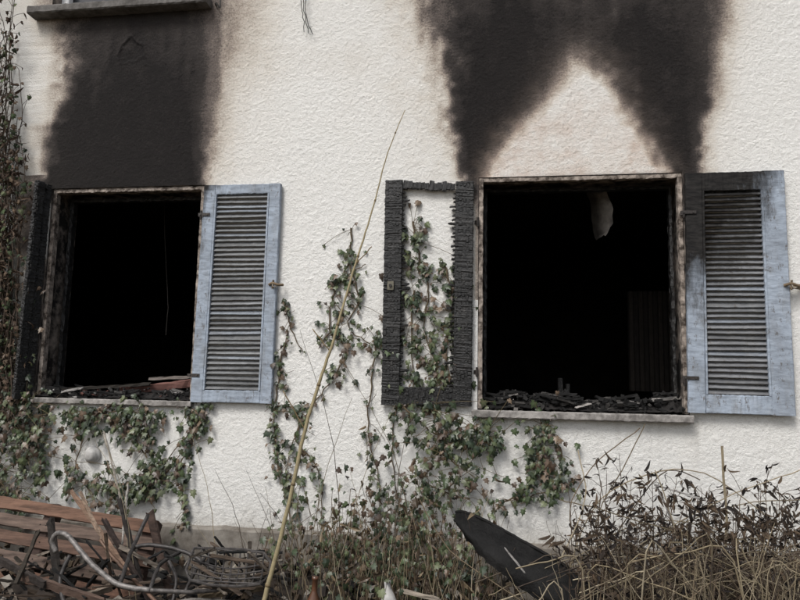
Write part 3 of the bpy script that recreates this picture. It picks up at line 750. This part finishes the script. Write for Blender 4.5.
plank((40,612,-1.0),(110,588,-.7),.04,.02,(.34,.28,.22)); plank((120,500,-.5),(140,580,-.7),.025,.02,(.03,.025,.022))
plank((128,485,-.35),(122,545,-.5),.010,.010,(.45,.42,.38)); plank((104,520,-.5),(150,600,-.8),.03,.02,(.05,.035,.03))
plank((104,432,-.25),(126,520,-.4),.008,.008,(.42,.38,.32))
plank((50,520,-.6),(62,610,-.9),.05,.02,(.03,.024,.02),.004); plank((150,512,-.3),(172,600,-.5),.05,.02,(.07,.045,.035))
plank((20,575,-.9),(105,603,-1.0),.045,.02,(.13,.085,.065)); plank((200,596,-.8),(262,588,-.6),.03,.02,(.22,.17,.11))
plank((0,560,-.85),(45,585,-.95),.04,.018,(.05,.04,.035))
for i in range(110):
    p=W(U(-10,280),U(550,612),-U(.45,.95)); d=Vector((U(-1,1),U(-.4,.4),U(-.5,.5))).normalized()*U(.03,.19)
    mb.beam(p-d,p+d,U(.006,.024),U(.005,.015),segs=6,jit=.003,col=random.choice([bk,bk,(.05,.04,.03),(.13,.095,.07),(.25,.21,.17)]),endj=.01)
mb.obj("broken_timber",M_wood)
mb=MB(); vs=[];fs=[];NX,NY=60,26
for j in range(NY):
    for i in range(NX):
        x=-3.4+4.2*i/(NX-1); y=-1.5+1.46*j/(NY-1)
        k=math.sin(math.pi*min(1,max(0,(i+2)/(NX+3))))**.4
        z=.08+k*(.30*math.exp(-((y+.35)/.55)**2))*(.8+.2*math.sin(x*4))+U(-.03,.03)
        vs.append((x+U(-.02,.02),y,z))
fs=[(j*NX+i,j*NX+i+1,(j+1)*NX+i+1,(j+1)*NX+i) for j in range(NY-1) for i in range(NX-1)]
mb.add(vs,fs,(.045,.035,.028))
for i in range(900):
    x=U(-3.3,.8); y=U(-1.3,-.1); z=.1+.30*math.exp(-((y+.35)/.55)**2)+U(-.02,.05)
    mb.lump((x,y,z),U(.015,.07),random.choice([bk,(.04,.032,.026),(.09,.065,.045),(.16,.12,.08),(.03,.025,.02),(.3,.27,.23)]))
mb.obj("debris_heap",M_deb)
e=empty("burnt_chair_frame"); mb=MB(); g1=(.27,.25,.235); g2=(.07,.063,.06)
def tb(pts,r,col,n=9): mb.tube(smooth_path([W(*p) for p in pts],6,.0015),r,n=n,col=col)
tb([(56,552,-.85),(52,541,-.85),(58,533,-.86),(68,536,-.88),(78,548,-.9),(96,568,-.95),(120,585,-1.0),(150,590,-1.0)],.013,g1)
tb([(150,590,-1.0),(185,592,-.95),(215,590,-.85),(262,583,-.7)],.011,(.16,.145,.135))
tb([(132,548,-.7),(150,545,-.7),(185,552,-.7),(215,570,-.75)],.011,g2)
tb([(120,585,-1.0),(128,560,-.85),(134,545,-.7),(148,515,-.55)],.011,g2)
tb([(150,590,-1.0),(160,565,-.85),(180,552,-.7)],.010,g2)
tb([(185,592,-.95),(196,570,-.8),(205,558,-.72)],.009,g2)
tb([(100,540,-.75),(112,556,-.8),(130,575,-.9),(160,606,-1.05)],.009,(.2,.12,.08))
tb([(70,555,-.85),(60,580,-.9),(66,608,-1.0)],.011,g2)
tb([(150,612,-1.0),(190,600,-.95),(250,604,-.8)],.010,(.22,.2,.18))
tb([(168,560,-.7),(176,580,-.8),(170,612,-.9)],.009,g2)
mb.obj("tubes",M_metal,e,True)
e=empty("wire_basket"); mb=MB()
cA=W(194,548,-.80);cB=W(264,553,-.75);cC=W(260,584,-.95);cD=W(190,580,-.98)
for i in range(10):
    t=i/9; a=cA.lerp(cB,t);b=cD.lerp(cC,t); m1=a.lerp(b,.5)+Vector((0,0,-.03)); mb.tube(smooth_path([a,m1,b],4,.0015),.0042,n=5,col=(.10,.09,.085))
for i in range(6):
    t=i/5; a=cA.lerp(cD,t);b=cB.lerp(cC,t); dz=-.03*math.sin(math.pi*t); mb.tube(smooth_path([a,a.lerp(b,.5)+Vector((0,0,dz)),b],4,.0015),.0042,n=5,col=(.10,.09,.085))
mb.tube(smooth_path([cA,cB,cC,cD,cA],3),.007,n=6,col=(.10,.09,.085))
mb.obj("wires",M_metal,e)
mb=MB()
topc=smooth_path([W(456,512,-.62),W(468,513,-.68),W(490,523,-.74),W(526,543,-.8),W(562,564,-.86),W(596,590,-.9),W(625,625,-.92)],6)
botc=smooth_path([W(457,520,-.66),W(464,535,-.76),W(480,555,-.84),W(505,577,-.9),W(538,601,-.95),W(572,627,-.97),W(610,655,-.97)],6)
random.seed(88)
vs=[];K=9;n0=len(topc)
for a,b in zip(topc,botc):
    for k in range(K):
        t=k/(K-1); p=a.lerp(b,t)+Vector((-.01,-.05,-.01))*math.sin(math.pi*t)+Vector((U(-1,1),U(-1,1),U(-1,1)))*.005; vs.append(p)
fs=[(i*K+k,i*K+k+1,i*K+K+k+1,i*K+K+k) for i in range(n0-1) for k in range(K-1)]
mb.add(vs,fs)
back=[p+Vector((.05,.06,-.16)) for p in topc]; 
vs=[]
for a,b in zip(topc,back): vs+=[a,a.lerp(b,.5)+Vector((.02,0,0)),b]
mb.add(vs,[(i*3+k,i*3+3+k,i*3+4+k,i*3+1+k) for i in range(n0-1) for k in range(2)])
mb.tube([p+Vector((U(-1,1),U(-1,1),U(-1,1)))*.002 for p in topc],.008,n=7)
mb.obj("burnt_plastic_tub",M_black,smooth=True)
def lathe(mb,c,prof,axis=Vector((0,0,1)),K=18,col=(1,1,1)):
    axis=axis.normalized(); a=axis.cross(Vector((0,1,0))).normalized(); b=a.cross(axis); vs=[]
    for r0,h0 in prof:
        for j in range(K): t=2*math.pi*j/K; vs.append(c+axis*h0+a*(r0*math.cos(t))+b*(r0*math.sin(t)))
    mb.add(vs,[(i*K+j,i*K+(j+1)%K,(i+1)*K+(j+1)%K,(i+1)*K+j) for i in range(len(prof)-1) for j in range(K)],col)
mb=MB(); c=W(389,604,-.85); lathe(mb,c,[(.0,-.12),(.04,-.12),(.042,0),(.03,.05),(.016,.075),(.016,.11),(0,.11)],Vector((-.1,0,1))); mb.obj("white_plastic_bottle",M_white,smooth=True)
mb=MB(); c=W(313,606,-.9); lathe(mb,c,[(.0,-.15),(.035,-.15),(.035,-.02),(.03,.03),(.014,.07),(.014,.125),(.017,.127),(.017,.14),(0,.14)],Vector((.05,0,1)),col=(.10,.045,.025)); mb.obj("brown_glass_bottle",mat_vcol("brown_glass",.2,20,.2,.05,spec=.6),smooth=True)
mb=MB()
mb.beam(W(575,598,-.9),W(603,590,-.85),.03,.012,segs=5,jit=.003,col=(.55,.53,.5),endj=.01); mb.beam(W(398,590,-.8),W(440,600,-.85),.03,.012,segs=5,jit=.003,col=(.42,.36,.29),endj=.01)
mb.beam(W(655,485,-.4),W(705,500,-.4),.02,.008,segs=8,jit=.003,col=(.55,.53,.5),endj=.01); mb.beam(W(656,485,-.4),W(672,520,-.42),.022,.008,segs=8,jit=.003,col=(.4,.38,.36),endj=.01)
mb.beam(W(505,548,-.96),W(524,572,-1.01),.008,.004,segs=5,jit=.002,col=(.35,.33,.31),endj=.01)  # thin pale slash set just in front of the black tub
mb.obj("pale_scraps_and_slash",M_wood)
